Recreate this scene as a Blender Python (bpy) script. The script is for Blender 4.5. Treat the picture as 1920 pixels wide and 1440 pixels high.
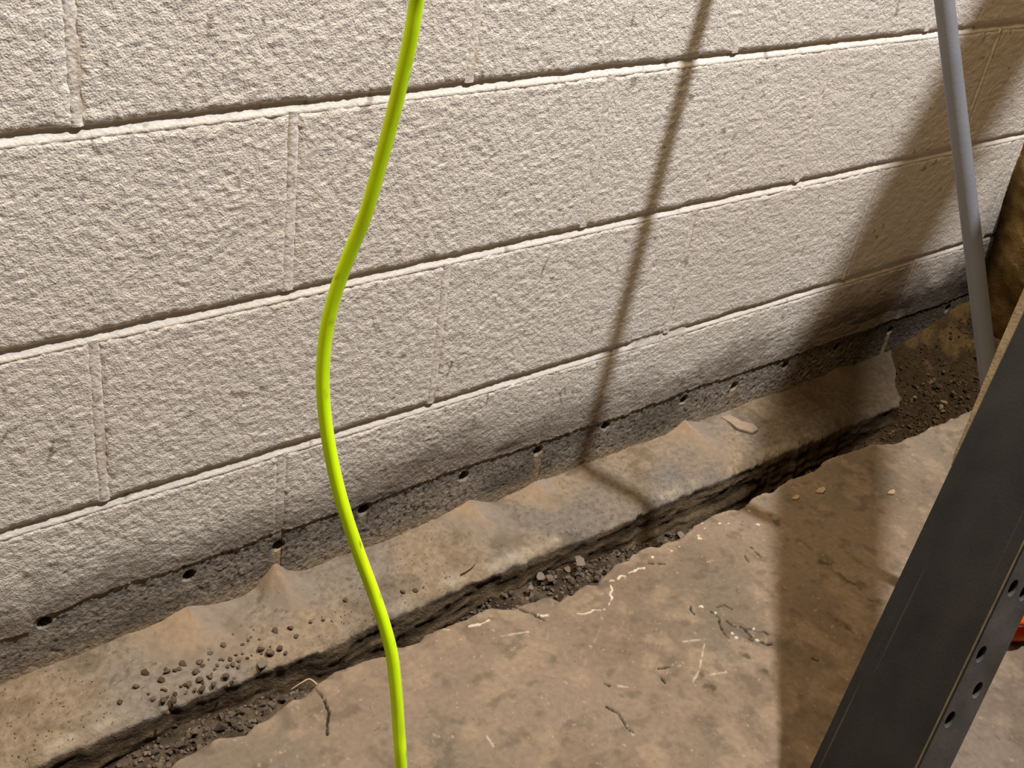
import bpy, bmesh, math, random
import numpy as np
from mathutils import Matrix, Vector

for o in list(bpy.data.objects):
    bpy.data.objects.remove(o, do_unlink=True)
scene = bpy.context.scene
COL = scene.collection

# ------------------------------------------------------------------ camera
CAM_POS = (-0.311701, -0.929112, 0.938732)
CAM_R = [[0.789118, -0.598723, 0.137198], [0.239018, 0.505067, 0.829324], [0.56583, 0.621642, -0.541663]]
FOCAL_PX = 2157.83
cd = bpy.data.cameras.new('camera')
cd.sensor_width = 36.0
cd.lens = FOCAL_PX / 1920.0 * 36.0
cd.clip_start = 0.02
cam = bpy.data.objects.new('camera', cd)
COL.objects.link(cam)
r, u, f = CAM_R
cam.matrix_world = Matrix(((r[0], u[0], -f[0], CAM_POS[0]), (r[1], u[1], -f[1], CAM_POS[1]),
                           (r[2], u[2], -f[2], CAM_POS[2]), (0, 0, 0, 1)))
scene.camera = cam

# ------------------------------------------------------------------ light
world = bpy.data.worlds.new('room_air')
scene.world = world
world.use_nodes = True
bg = world.node_tree.nodes['Background']
bg.inputs['Color'].default_value = (1.0, 0.80, 0.56, 1)     # dim warm light from the rest of the room
bg.inputs['Strength'].default_value = 0.014

ld = bpy.data.lights.new('bare_bulb', 'POINT')               # bare bulb under the ceiling
ld.energy = 445.0
ld.shadow_soft_size = 0.04
ld.color = (1.0, 0.985, 1.0)
lamp = bpy.data.objects.new('bare_bulb', ld)
lamp.location = (1.145, -0.795, 2.9)
COL.objects.link(lamp)

fd = bpy.data.lights.new('warm_fill', 'POINT')            # unseen warm fill added to brighten the shaded slab
fd.energy = 150.0
fd.shadow_soft_size = 0.22
fd.color = (1.0, 0.74, 0.43)
fill_light = bpy.data.objects.new('warm_fill', fd)
fill_light.location = (-0.22, -0.27, 2.55)
COL.objects.link(fill_light)

scene.view_settings.view_transform = 'Standard'
scene.view_settings.look = 'None'
scene.view_settings.gamma = 1.0
scene.view_settings.use_curve_mapping = False
scene.view_settings.exposure = 0.0

# ------------------------------------------------------------------ measured positions (metres)
EDGE= [(-0.0366, -0.2387), (-0.0241, -0.234), (0.0011, -0.2311), (0.0241, -0.232), (0.0411, -0.2391), (0.0541, -0.2346), (0.0775, -0.2279), (0.1073, -0.2246), 
(0.1246, -0.2223), (0.133, -0.2164), (0.1583, -0.2132), (0.1942, -0.2104), (0.2151, -0.2179), (0.2325, -0.2153), (0.2635, -0.2183), (0.2731, -0.2145), (0.2934, 
-0.2166), (0.3243, -0.2178), (0.3436, -0.216), (0.3652, -0.2212), (0.385, -0.2332), (0.3995, -0.2284), (0.4139, -0.2323), (0.4223, -0.2346), (0.4319, -0.2399), 
(0.4384, -0.248), (0.4509, -0.2437), (0.4613, -0.2464), (0.477, -0.2437), (0.4859, -0.2412), (0.4996, -0.2473), (0.5109, -0.2412), (0.5237, -0.2375), (0.5388, 
-0.2345), (0.5461, -0.2334), (0.5628, -0.2358), (0.5759, -0.2284), (0.5928, -0.2251), (0.6051, -0.226), (0.6151, -0.2325), (0.6295, -0.2333), (0.6521, -0.235), 
(0.6773, -0.2313), (0.6898, -0.2247), (0.7144, -0.2225), (0.7525, -0.2277), (0.7665, -0.2344), (0.7848, -0.2302), (0.8151, -0.2234), (0.8264, -0.2247), 
(0.8445, -0.2269), (0.8917, -0.2204), (0.9388, -0.2225), (0.9717, -0.2153), (1.0145, -0.2138), (1.0435, -0.2211), (1.0756, -0.2193), (1.1077, -0.2353), 
(1.1588, -0.2379), (1.2064, -0.238), (1.292, -0.2397)]
CRACKS= [[(0.596, -0.3744), (0.5962, -0.3832), (0.5985, -0.3862), (0.6034, -0.388), (0.6059, -0.3945), (0.6119, -0.3978), (0.6156, -0.4057), (0.6238, -0.4096), 
(0.6242, -0.4148)], [(0.5901, -0.3527), (0.5913, -0.3607), (0.5918, -0.3661), (0.5856, -0.3714), (0.5815, -0.3793), (0.5785, -0.3847), (0.5768, -0.3965)], 
[(0.6023, -0.352), (0.614, -0.3533), (0.6163, -0.3628)], [(0.5981, -0.4086), (0.6033, -0.4158), (0.6082, -0.42), (0.6099, -0.4259), (0.6159, -0.4279)], 
[(0.5745, -0.3343), (0.5702, -0.3386), (0.5684, -0.3464)], [(0.6049, -0.3967), (0.6034, -0.4031), (0.603, -0.4079)], [(0.6419, -0.4692), (0.6458, -0.4749)], 
[(0.3881, -0.2319), (0.3912, -0.2407), (0.3974, -0.2487), (0.4001, -0.2578), (0.4027, -0.2654)], [(0.3815, -0.3988), (0.3877, -0.4122), (0.3824, -0.4323), 
(0.3834, -0.4397)], [(0.1283, -0.2221), (0.1293, -0.2377), (0.1253, -0.2563), (0.1147, -0.2706), (0.1102, -0.28)], [(0.7239, -0.2948), (0.7242, -0.3004)], 
[(0.7225, -0.3049), (0.721, -0.3158)], [(0.7045, -0.3024), (0.7017, -0.308), (0.6999, -0.3141)], [(0.5818, -0.2517), (0.5851, -0.2552)], [(0.5908, -0.2583), 
(0.5979, -0.2631)], [(0.4693, -0.3872), (0.4838, -0.3925)], [(0.4637, -0.399), (0.4618, -0.4068)], [(0.4013, -0.3732), (0.4048, -0.3781)]]
FLAKES= [[(0.544, -0.3877), (0.5249, -0.4015), (0.5088, -0.4137), (0.49, -0.4226), (0.4883, -0.428)], [(0.5148, -0.4252), (0.5245, -0.4281), (0.535, -0.4315)], 
[(0.5237, -0.372), (0.5493, -0.3824)], [(0.4017, -0.2542), (0.4043, -0.2587), (0.4099, -0.2603)], [(0.4434, -0.276), (0.4499, -0.2804), (0.4592, -0.2817), 
(0.4641, -0.2805), (0.4711, -0.2845), (0.4774, -0.2864)], [(0.4869, -0.2831), (0.498, -0.2765), (0.5, -0.2696), (0.5085, -0.2662), (0.5106, -0.2592), (0.5155, 
-0.252), (0.5201, -0.2545)], [(0.5267, -0.2548), (0.5335, -0.2519), (0.5377, -0.255)], [(0.5464, -0.2531), (0.5521, -0.2545), (0.5628, -0.2536), (0.57, 
-0.2566)], [(0.3207, -0.2301), (0.333, -0.2338), (0.3461, -0.2332)], [(0.2936, -0.218), (0.2982, -0.2237)], [(0.3437, -0.2603), (0.3604, -0.2651), (0.3746, 
-0.27)], [(0.4127, -0.3841), (0.4205, -0.3901)], [(0.3879, -0.4206), (0.3832, -0.4314), (0.3818, -0.4414)], [(0.2468, -0.3641), (0.2452, -0.3786)], [(0.1974, 
-0.2119), (0.2124, -0.2205)]]
BLOBS= [(0.5846, -0.3422), (0.5862, -0.3933), (0.5853, -0.3992), (0.5927, -0.3593), (0.6153, -0.3997), (0.6051, -0.4154), (0.5923, -0.4159), (0.7002, -0.2284), 
(0.6946, -0.2386), (0.6767, -0.2439), (0.674, -0.2498), (0.6383, -0.2488), (0.5926, -0.2471), (0.6238, -0.2499), (0.5509, -0.2537), (0.5621, -0.2538), (0.5688, 
-0.2558), (0.7783, -0.2407), (0.7672, -0.2677), (0.7303, -0.2472), (0.7206, -0.2411)]
DARK_BLOTCHES= [[(0.7961, -0.2668), (0.7868, -0.3224), (0.7852, -0.3603), (0.7971, -0.3744), (0.7932, -0.4096), (0.7942, -0.4427)], [(0.7137, -0.4396), (0.716, 
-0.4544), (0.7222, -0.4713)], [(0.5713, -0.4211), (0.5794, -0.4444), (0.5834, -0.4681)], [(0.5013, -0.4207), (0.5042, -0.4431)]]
PEBBLES= [(0.0103, -0.0619, 0.0069), (0.0214, -0.0787, 0.0061), (-0.0051, -0.0747, 0.006), (-0.0278, -0.0855, 0.0052), (0.0129, -0.1042, 0.0067), (0.022, 
-0.1084, 0.0068), (0.0512, -0.0675, 0.007), (0.0684, -0.0731, 0.007), (0.0831, -0.0683, 0.006), (0.1003, -0.0659, 0.0063), (0.1036, -0.0554, 0.004), (0.1177, 
-0.0547, 0.0032), (0.1617, -0.074, 0.0065), (0.1792, -0.0767, 0.0062), (0.1803, -0.09, 0.0049), (0.2052, -0.0797, 0.0041), (0.2196, -0.0839, 0.0033), (0.2003, 
-0.0372, 0.005), (0.2584, -0.0695, 0.0047), (0.1352, -0.0895, 0.0072), (0.1428, -0.0987, 0.0087), (0.1552, -0.0984, 0.0064), (0.0992, -0.0859, 0.0047), 
(0.0921, -0.0831, 0.0028), (0.1073, -0.0833, 0.0035), (0.0987, -0.094, 0.0047), (0.0837, -0.0866, 0.0039), (0.092, -0.0938, 0.0039), (0.0581, -0.0849, 0.0062), 
(0.0578, -0.0963, 0.0061), (0.0694, -0.096, 0.0054), (0.0447, -0.0967, 0.0061), (0.0368, -0.0945, 0.0038), (0.0558, -0.1078, 0.0061), (0.0686, -0.1083, 
0.0054), (0.0846, -0.1059, 0.0062), (0.0915, -0.1123, 0.0046), (0.0819, -0.1183, 0.0031), (0.1288, -0.071, 0.0029), (0.1421, -0.0584, 0.0019), (0.0102, 
-0.1213, 0.0044), (0.0392, -0.0728, 0.0038), (0.0306, -0.0702, 0.0069), (0.3287, -0.0888, 0.0055), (0.3448, -0.0932, 0.0055), (0.3567, -0.0941, 0.0028), 
(0.2588, -0.0689, 0.0051), (0.2847, -0.0596, 0.0019)]
ROCKS= [(0.5891, -0.1328, 0.0194), (0.5295, -0.1233, 0.0157), (0.5047, -0.134, 0.0111), (0.6076, -0.1316, 0.0092), (0.579, -0.1422, 0.0113), (0.0359, -0.1325, 
0.013), (0.0622, -0.1392, 0.0161), (0.074, -0.1317, 0.007), (0.0121, -0.1378, 0.0113), (0.0218, -0.1425, 0.0113), (0.0831, -0.1269, 0.0078), (0.0445, -0.142, 
0.0091), (0.0797, -0.1407, 0.0093), (0.1179, -0.1358, 0.0079), (0.1063, -0.1451, 0.0078), (0.7894, -0.1384, 0.0159), (1.415, -0.0937, 0.013), (1.4472, -0.1325, 
0.0138), (1.4752, -0.0985, 0.0188), (1.5061, -0.102, 0.0076), (1.3716, -0.1139, 0.0091), (1.2609, -0.1496, 0.0139), (1.4994, -0.1468, 0.0093), (1.486, -0.1403, 
0.0093), (1.4851, -0.1253, 0.0168)]
CHIP= [(0.9885, -0.0064), (1.0074, -0.0094), (1.0112, -0.0297), (1.0241, -0.0442), (1.0209, -0.0588), (1.0035, -0.0603), (0.9908, -0.04), (0.9917, -0.0243)]
TWIG= [(0.4105, -0.0987), (0.4214, -0.0972), (0.4313, -0.095), (0.4388, -0.0914)]
ROOT= [(0.1108, -0.2025), (0.1219, -0.2045), (0.131, -0.2058), (0.1349, -0.2121)]
CORD= [(0.0248, -0.442, 0.7785), (0.0223, -0.4439, 0.763), (0.0184, -0.4455, 0.7445), (0.0129, -0.4474, 0.7214), (0.0059, -0.4493, 0.6948), (-0.0016, -0.451, 
0.6688), (-0.0094, -0.4511, 0.6479), (-0.0171, -0.4517, 0.6267), (-0.0231, -0.4539, 0.6054), (-0.0269, -0.458, 0.5841), (-0.0287, -0.4629, 0.5659), (-0.0291, 
-0.4701, 0.5446), (-0.028, -0.4799, 0.5201), (-0.0253, -0.4914, 0.4954), (-0.0217, -0.5027, 0.4736), (-0.0176, -0.5146, 0.4516), (-0.0146, -0.5247, 0.4324), 
(-0.0129, -0.5341, 0.4127), (-0.0134, -0.5434, 0.3889), (-0.0148, -0.5523, 0.3646), (-0.0165, -0.5613, 0.34)]
WMARKS= [[(-0.0522, 0.2073), (-0.0469, 0.2218), (-0.0453, 0.2302), (-0.0303, 0.224)], [(-0.0533, 0.2057), (-0.0436, 0.2187), (-0.0317, 0.2192)], [(0.5521, 
0.2843), (0.5557, 0.3007), (0.5607, 0.3093)], [(0.6295, 0.0707), (0.6236, 0.0902), (0.6303, 0.0944), (0.6353, 0.0841)], [(0.4311, 0.1902), (0.4255, 0.1722)], 
[(0.496, 0.1069), (0.4966, 0.1251)], [(-0.0925, 0.2434), (-0.0856, 0.2548), (-0.0779, 0.2542)]]
BASE= [(-0.1248, -0.0707), (-0.0435, -0.0701), (0.0092, -0.0655), (0.053, -0.0705), (0.0855, -0.0676), (0.1188, -0.0813), (0.1744, -0.0768), (0.1973, -0.0502), 
(0.2176, -0.0718), (0.2622, -0.0675), (0.2928, -0.0655), (0.3566, -0.0671), (0.4749, -0.0591), (0.4976, -0.0613), (0.5316, -0.0735), (0.6133, -0.0656), (0.686, 
-0.0624), (0.7277, -0.0622), (0.8142, -0.0595), (0.8979, -0.0624), (0.9063, -0.0589), (1.0551, -0.058), (1.276, -0.0655), (1.4327, -0.0512)]

# ------------------------------------------------------------------ numeric helpers
_TAB = {}


def vnoise(x, y, seed=0):
    if seed not in _TAB:
        _TAB[seed] = np.random.RandomState(seed + 11).rand(256, 256)
    T = _TAB[seed]
    x = np.asarray(x, float)
    y = np.asarray(y, float)
    xi = np.floor(x).astype(int)
    yi = np.floor(y).astype(int)
    fx = x - xi
    fy = y - yi
    fx = fx * fx * (3 - 2 * fx)
    fy = fy * fy * (3 - 2 * fy)
    a, b = xi % 256, (xi + 1) % 256
    c, d = yi % 256, (yi + 1) % 256
    return (T[a, c] * (1 - fx) * (1 - fy) + T[b, c] * fx * (1 - fy) + T[a, d] * (1 - fx) * fy + T[b, d] * fx * fy) * 2 - 1


def fbm(x, y, freq, octaves=3, seed=0):
    s = 0
    amp = 1.0
    t = 0
    for k in range(octaves):
        s = s + amp * vnoise(x * freq + 17.3 * k, y * freq + 5.1 * k, seed + k)
        t += amp
        amp *= 0.5
        freq *= 2.03
    return s / t


def sstep(a, b, x):
    t = np.clip((x - a) / (b - a), 0, 1)
    return t * t * (3 - 2 * t)


def mix(a, b, t):
    t = np.asarray(t)[..., None]
    return a * (1 - t) + b * t


def C(r, g, b):
    """sRGB 0-255 to linear"""
    v = np.array([r, g, b], float) / 255
    return np.where(v <= 0.04045, v / 12.92, ((v + 0.055) / 1.055) ** 2.4)


def dist_lines(x, y, lines, pad=0.02):
    """distance from points to the nearest polyline"""
    out = np.full(x.shape, 1.0)
    fx, fy, fo = x.ravel(), y.ravel(), out.ravel()
    for ln in lines:
        for (x0, y0), (x1, y1) in zip(ln[:-1], ln[1:]):
            m = np.where((fx > min(x0, x1) - pad) & (fx < max(x0, x1) + pad) & (fy > min(y0, y1) - pad) & (fy < max(y0, y1) + pad))[0]
            if not len(m):
                continue
            dx, dy = x1 - x0, y1 - y0
            t = np.clip(((fx[m] - x0) * dx + (fy[m] - y0) * dy) / (dx * dx + dy * dy + 1e-12), 0, 1)
            d = np.hypot(fx[m] - x0 - t * dx, fy[m] - y0 - t * dy)
            fo[m] = np.minimum(fo[m], d)
    return fo.reshape(x.shape)


# ------------------------------------------------------------------ object helpers
def tag(o, label=None, cat=None, group=None, kind=None):
    if label:
        o['label'] = label
    if cat:
        o['category'] = cat
    if group:
        o['group'] = group
    if kind:
        o['kind'] = kind
    return o


def link(o, parent=None):
    COL.objects.link(o)
    if parent is not None:
        o.parent = parent
    return o


def raw_mesh(name, V, F, col=None, material=None, smooth=True):
    """V (n,3), F (m,4) or (m,3)"""
    V = np.ascontiguousarray(V, dtype=np.float32)
    F = np.ascontiguousarray(F, dtype=np.int32)
    me = bpy.data.meshes.new(name)
    n, (m, k) = len(V), F.shape
    me.vertices.add(n)
    me.vertices.foreach_set('co', V.ravel())
    me.loops.add(m * k)
    me.loops.foreach_set('vertex_index', F.ravel())
    me.polygons.add(m)
    me.polygons.foreach_set('loop_start', np.arange(0, m * k, k, dtype=np.int32))
    me.polygons.foreach_set('use_smooth', np.full(m, smooth))
    if col is not None:
        at = me.color_attributes.new('col', 'FLOAT_COLOR', 'POINT')
        c4 = np.ones((n, 4), np.float32)
        c4[:, :3] = np.clip(col, 0, 1)
        at.data.foreach_set('color', c4.ravel())
    me.update(calc_edges=True)
    if material:
        me.materials.append(material)
    return me


def grid_faces(nx, ny, flip=False):
    i = np.arange(nx * ny).reshape(nx, ny)
    F = np.stack([i[:-1, :-1], i[1:, :-1], i[1:, 1:], i[:-1, 1:]], -1).reshape(-1, 4)
    return F[:, ::-1] if flip else F


def grid_mesh(name, P, col, material, flip=False):
    nx, ny = P.shape[:2]
    return raw_mesh(name, P.reshape(-1, 3), grid_faces(nx, ny, flip), col.reshape(-1, 3), material)


def obj(name, me, parent=None, loc=None):
    o = bpy.data.objects.new(name, me)
    link(o, parent)
    if loc is not None:
        o.location = loc
    return o


def empty(name, loc=(0, 0, 0)):
    o = bpy.data.objects.new(name, None)
    o.empty_display_size = 0.05
    o.location = loc
    return link(o)


# ------------------------------------------------------------------ materials
def material(name, base=None, rough=0.9, spec=0.2, bumps=(), tint=0.0, tint_scale=60.0, rand=None, metal=0.0, speck=None, scratch=None):
    """attribute 'col' (or a base colour) varied by fine noise; bumps = [(scale, distance), ...]"""
    m = bpy.data.materials.new(name)
    m.use_nodes = True
    nt = m.node_tree
    N, L = nt.nodes, nt.links
    b = N['Principled BSDF']
    b.inputs['Roughness'].default_value = rough
    b.inputs['Specular IOR Level'].default_value = spec
    b.inputs['Metallic'].default_value = metal
    tc = N.new('ShaderNodeTexCoord')
    if base is None:
        a = N.new('ShaderNodeAttribute')
        a.attribute_name = 'col'
        src = a.outputs['Color']
    else:
        a = N.new('ShaderNodeRGB')
        a.outputs[0].default_value = (*base, 1)
        src = a.outputs[0]
    if rand is not None:
        oi = N.new('ShaderNodeObjectInfo')
        rp = N.new('ShaderNodeValToRGB')
        rp.color_ramp.elements[0].color = (*rand[0], 1)
        rp.color_ramp.elements[1].color = (*rand[-1], 1)
        for k, c in enumerate(rand[1:-1]):
            e = rp.color_ramp.elements.new((k + 1) / (len(rand) - 1))
            e.color = (*c, 1)
        L.new(oi.outputs['Random'], rp.inputs[0])
        src = rp.outputs[0]
    if tint:
        nz = N.new('ShaderNodeTexNoise')
        nz.inputs['Scale'].default_value = tint_scale
        nz.inputs['Detail'].default_value = 5
        L.new(tc.outputs['Object'], nz.inputs['Vector'])
        mr = N.new('ShaderNodeMapRange')
        mr.inputs[1].default_value = 0.3
        mr.inputs[2].default_value = 0.7
        mr.inputs[3].default_value = 1 - tint
        mr.inputs[4].default_value = 1 + tint
        L.new(nz.outputs['Fac'], mr.inputs[0])
        mx = N.new('ShaderNodeMix')
        mx.data_type = 'RGBA'
        mx.blend_type = 'MULTIPLY'
        mx.inputs[0].default_value = 1
        L.new(src, mx.inputs[6])
        L.new(mr.outputs[0], mx.inputs[7])
        src = mx.outputs[2]
    if speck:
        sc, lo, hi, colr = speck
        nz = N.new('ShaderNodeTexNoise')
        nz.inputs['Scale'].default_value = sc
        nz.inputs['Detail'].default_value = 2
        L.new(tc.outputs['Object'], nz.inputs['Vector'])
        mr = N.new('ShaderNodeMapRange')
        mr.inputs[1].default_value = lo
        mr.inputs[2].default_value = hi
        L.new(nz.outputs['Fac'], mr.inputs[0])
        mx = N.new('ShaderNodeMix')
        mx.data_type = 'RGBA'
        L.new(mr.outputs[0], mx.inputs[0])
        L.new(src, mx.inputs[6])
        mx.inputs[7].default_value = (*colr, 1)
        src = mx.outputs[2]
    if scratch is not None:
        mp = N.new('ShaderNodeMapping')
        mp.inputs['Scale'].default_value = (150, 150, 2.6)
        mp.inputs['Rotation'].default_value = (0.05, 0.03, 0)
        L.new(tc.outputs['Object'], mp.inputs['Vector'])
        nz = N.new('ShaderNodeTexNoise')
        nz.inputs['Scale'].default_value = 1.0
        nz.inputs['Detail'].default_value = 4
        L.new(mp.outputs[0], nz.inputs['Vector'])
        mr = N.new('ShaderNodeMapRange')
        mr.inputs[1].default_value = 0.66
        mr.inputs[2].default_value = 0.80
        mr.inputs[4].default_value = 0.6
        L.new(nz.outputs['Fac'], mr.inputs[0])
        mx = N.new('ShaderNodeMix')
        mx.data_type = 'RGBA'
        L.new(mr.outputs[0], mx.inputs[0])
        L.new(src, mx.inputs[6])
        mx.inputs[7].default_value = (*scratch, 1)
        src = mx.outputs[2]
    L.new(src, b.inputs['Base Color'])
    prev = None
    for sc, dist in bumps:
        nz = N.new('ShaderNodeTexNoise')
        nz.inputs['Scale'].default_value = sc
        nz.inputs['Detail'].default_value = 3
        L.new(tc.outputs['Object'], nz.inputs['Vector'])
        bp = N.new('ShaderNodeBump')
        bp.inputs['Strength'].default_value = 1.0
        bp.inputs['Distance'].default_value = dist
        L.new(nz.outputs['Fac'], bp.inputs['Height'])
        if prev:
            L.new(prev, bp.inputs['Normal'])
        prev = bp.outputs[0]
    if prev:
        L.new(prev, b.inputs['Normal'])
    return m


M_WALL = material('painted_block', rough=0.75, spec=0.15, bumps=[(230, 0.0014), (560, 0.0009)], tint=0.05, tint_scale=40)
M_MORTAR = material('painted_mortar', rough=0.75, spec=0.15, bumps=[(300, 0.0008)], tint=0.05, tint_scale=60)
M_FOOT = material('dusty_footing', rough=0.95, spec=0.08, bumps=[(300, 0.0016), (1000, 0.0006)], tint=0.22, tint_scale=120)
M_SLAB = material('worn_slab', rough=0.85, spec=0.15, bumps=[(500, 0.0006)], tint=0.12, tint_scale=140)
M_SOIL = material('trench_soil', rough=1.0, spec=0.05, bumps=[(260, 0.004)], tint=0.3, tint_scale=150)
M_DUST = material('drill_dust', rough=1.0, spec=0.03, bumps=[(600, 0.0006)], tint=0.10, tint_scale=120)
M_EARTH = material('rough_concrete', rough=1.0, spec=0.02, bumps=[(220, 0.0018)], tint=0.2, tint_scale=60)
M_STONE = material('gravel', rough=0.9, spec=0.15, bumps=[(600, 0.0008)], tint=0.15, tint_scale=300,
                   rand=[C(82, 74, 66), C(118, 106, 94), C(98, 90, 82), C(140, 124, 106), C(104, 92, 78)])
M_PEBBLE = material('brown_pebble', rough=0.95, spec=0.08, bumps=[(700, 0.0006)], tint=0.15, tint_scale=300,
                    rand=[C(96, 80, 66), C(122, 106, 92), C(104, 88, 72), C(130, 116, 102)])
M_PALE = material('pale_stone', base=C(162, 152, 139), rough=0.9, spec=0.15, bumps=[(500, 0.0012)], tint=0.15, tint_scale=200)
M_TANROCK = material('tan_stone', base=C(150, 122, 84), rough=0.9, spec=0.15, bumps=[(500, 0.0012)], tint=0.15, tint_scale=200)
M_GREEN = material('greenish_stone', base=C(118, 116, 84), rough=0.9, spec=0.15, bumps=[(500, 0.001)], tint=0.1, tint_scale=200)
M_CORD = material('neon_vinyl', rough=0.38, spec=0.5, tint=0.0)
M_POLE = material('grey_conduit', base=C(110, 113, 121), rough=0.45, spec=0.4, bumps=[(250, 0.0002)], tint=0.06, tint_scale=25)
M_STEEL = material('black_steel', base=C(27, 27, 26), rough=0.5, spec=0.4, bumps=[(300, 0.0003)], tint=0.5, tint_scale=18,
                   speck=(9.0, 0.60, 0.85, C(40, 35, 29)), scratch=C(92, 84, 72))
M_FLANGE = material('lit_flange_steel', base=C(72, 70, 69), rough=0.5, spec=0.4, bumps=[(300, 0.0003)], tint=0.3, tint_scale=30)  # beam steel made lighter, the light on this side put into the colour
M_WORN = material('worn_edge', base=C(92, 80, 58), rough=0.6, spec=0.3, tint=0.3, tint_scale=70)
M_TAN = material('bare_wood', base=C(118, 104, 82), rough=0.85, spec=0.15, bumps=[(300, 0.0008)], tint=0.2, tint_scale=80)
M_ORANGE = material('orange_vinyl', base=C(226, 92, 12), rough=0.4, spec=0.5)
M_TWIG = material('dark_twig', base=C(62, 48, 36), rough=0.9, spec=0.1)
M_ROOT = material('pale_root', base=C(170, 148, 120), rough=0.9, spec=0.1)

PAINT = np.array([0.800, 0.752, 0.680])
BARE = C(146, 136, 124)

# ------------------------------------------------------------------ wall
ZF = -0.070                      # top of footing, bottom of the first course
BL, CH = 0.4064, 0.2032          # block length, course height
LIGHT_AMP = 0.00056


def paint_line(x):
    return 0.011 + 0.004 * fbm(x, x * 0, 12, 2, 40) + 0.0022 * fbm(x, x * 0, 120, 3, 41) + 0.0016 * fbm(x, x * 0, 420, 2, 42) - 0.016 * sstep(0.032, 0.02, np.abs(x + 0.11))


HOLES = [(-0.40, -0.004), (-0.235, -0.006), (-0.072, -0.003), (0.090, -0.008), (0.203, -0.011), (0.321, 0.000), (0.476, -0.003), (0.604, -0.004), (0.731, -0.001),
         (0.893, -0.004), (1.010, -0.013), (1.132, -0.006), (1.267, -0.006), (1.423, -0.011), (1.600, -0.006)]
HOLE_R = 0.0072


def rough_paint(x, z):
    """open texture of the painted block, in metres"""
    st = sstep(0.45, 0.9, x + 0.15 * fbm(x, z, 4, 2, 3))           # brushed streaks towards the right
    a = fbm(x, z, 1 / 0.0052, 3, 50)
    b = fbm(x * 0.40, z, 1 / 0.0046, 3, 54)
    n = a * (1 - 0.65 * st) + b * 0.65 * st
    pit = np.clip(fbm(x * 0.8, z * 1.1, 1 / 0.008, 2, 58) - 0.45, 0, 1)
    return LIGHT_AMP * (1.5 * n + 0.5 * fbm(x, z, 1 / 0.03, 2, 60)) - 0.0016 * pit


def wall_colour(x, z, bare):
    c = np.empty(x.shape + (3,))
    c[:] = PAINT
    warm = fbm(x, z, 3.0, 3, 70)
    c = c * (1 + 0.05 * warm[..., None] * np.array([0.6, 1.0, 1.5]))
    pl = paint_line(x)
    h = z - pl
    # grime creeping up from the old slab line
    g = fbm(x, z * 1.6, 9, 4, 74) + 0.55 * fbm(x, z * 3, 45, 3, 78)
    reach = 0.046 + 0.024 * sstep(0.25, 0.45, x) * sstep(0.75, 0.6, x) + 0.055 * sstep(1.1, 1.35, x)
    s = sstep(reach * 1.75, 0.0, h + 0.030 * g)
    c = mix(c, C(112, 96, 82), 0.84 * s)
    blk = sstep(0.25, 0.75, fbm(x * 0.8, z * 2.4, 16, 4, 81) + 0.25) * sstep(reach * 1.2, 0.004, h) * (0.3 + 0.7 * sstep(0.22, 0.36, x))
    c = mix(c, C(62, 54, 48), 0.80 * blk)
    mould = sstep(0.0, 0.5, fbm(x, z, 12, 3, 83) + 0.3) * sstep(0.17, 0.04, z) * sstep(1.15, 1.42, x)
    c = mix(c, C(56, 48, 36), 0.82 * mould)
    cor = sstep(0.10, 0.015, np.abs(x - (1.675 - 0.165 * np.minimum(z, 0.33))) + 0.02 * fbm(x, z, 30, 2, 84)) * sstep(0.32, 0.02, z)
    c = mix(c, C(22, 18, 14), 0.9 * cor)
    # pale lip of paint right at the edge
    lip = np.exp(-((h - 0.0012) / 0.0012) ** 2) * sstep(-0.1, 0.4, fbm(x, z * 0, 60, 2, 85) + 0.15) * sstep(1.35, 1.0, x)
    c = mix(c, C(214, 200, 180), 0.75 * lip)
    # dark hairs and scuffs
    d = dist_lines(x, z, WMARKS)
    c = mix(c, C(120, 106, 86), 0.65 * sstep(0.0022, 0.0008, d))
    # small dark pits
    p = sstep(0.62, 0.74, fbm(x, z, 1 / 0.012, 2, 87))
    c = mix(c, C(120, 104, 84), 0.55 * p)
    if bare:
        b = np.empty(x.shape + (3,))
        b[:] = BARE
        n = fbm(x, z, 1 / 0.0042, 2, 90)
        b = b * (1 + 0.55 * n[..., None])
        b = mix(b, C(44, 40, 36), sstep(0.22, 0.55, fbm(x, z, 1 / 0.0042, 2, 92)) * (0.65 + 0.35 * fbm(x, z, 8, 2, 95)))
        b = mix(b, C(88, 83, 74), 0.65 * sstep(-0.1, 0.5, fbm(x, z * 2, 7, 3, 96)))
        b = mix(b, C(160, 142, 116), 0.6 * sstep(-0.045, -0.064, z + 0.010 * fbm(x, z, 22, 3, 97)))
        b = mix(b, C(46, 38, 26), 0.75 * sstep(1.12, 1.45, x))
        for hx, hz in HOLES:
            m = sstep(0.010, 0.003, np.hypot((x - hx - 0.002 * fbm(x, z, 60, 2, 98)) * 1.0, (z - hz + 0.0125) * 0.85) + 0.003 * fbm(x, z, 150, 2, 99))
            b = mix(b, C(160, 148, 130), 0.7 * m * (1 - 0.6 * sstep(1.1, 1.3, hx)))
            r = np.hypot(x - hx, z - hz)
            b = mix(b, C(60, 50, 40), sstep(HOLE_R * 1.15, HOLE_R * 0.9, r))
        for jx in (-0.2032, 0.2032, 0.6096, 1.016, 1.4224):
            m = sstep(0.008, 0.004, np.abs(x - jx) + 0.002 * fbm(x, z, 200, 2, 100)) * sstep(0.0, -0.006, z)
            b = mix(b, C(156, 136, 108), 0.7 * m)
        c = mix(c, b, sstep(0.0005, -0.0005, h))
    return c


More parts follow.
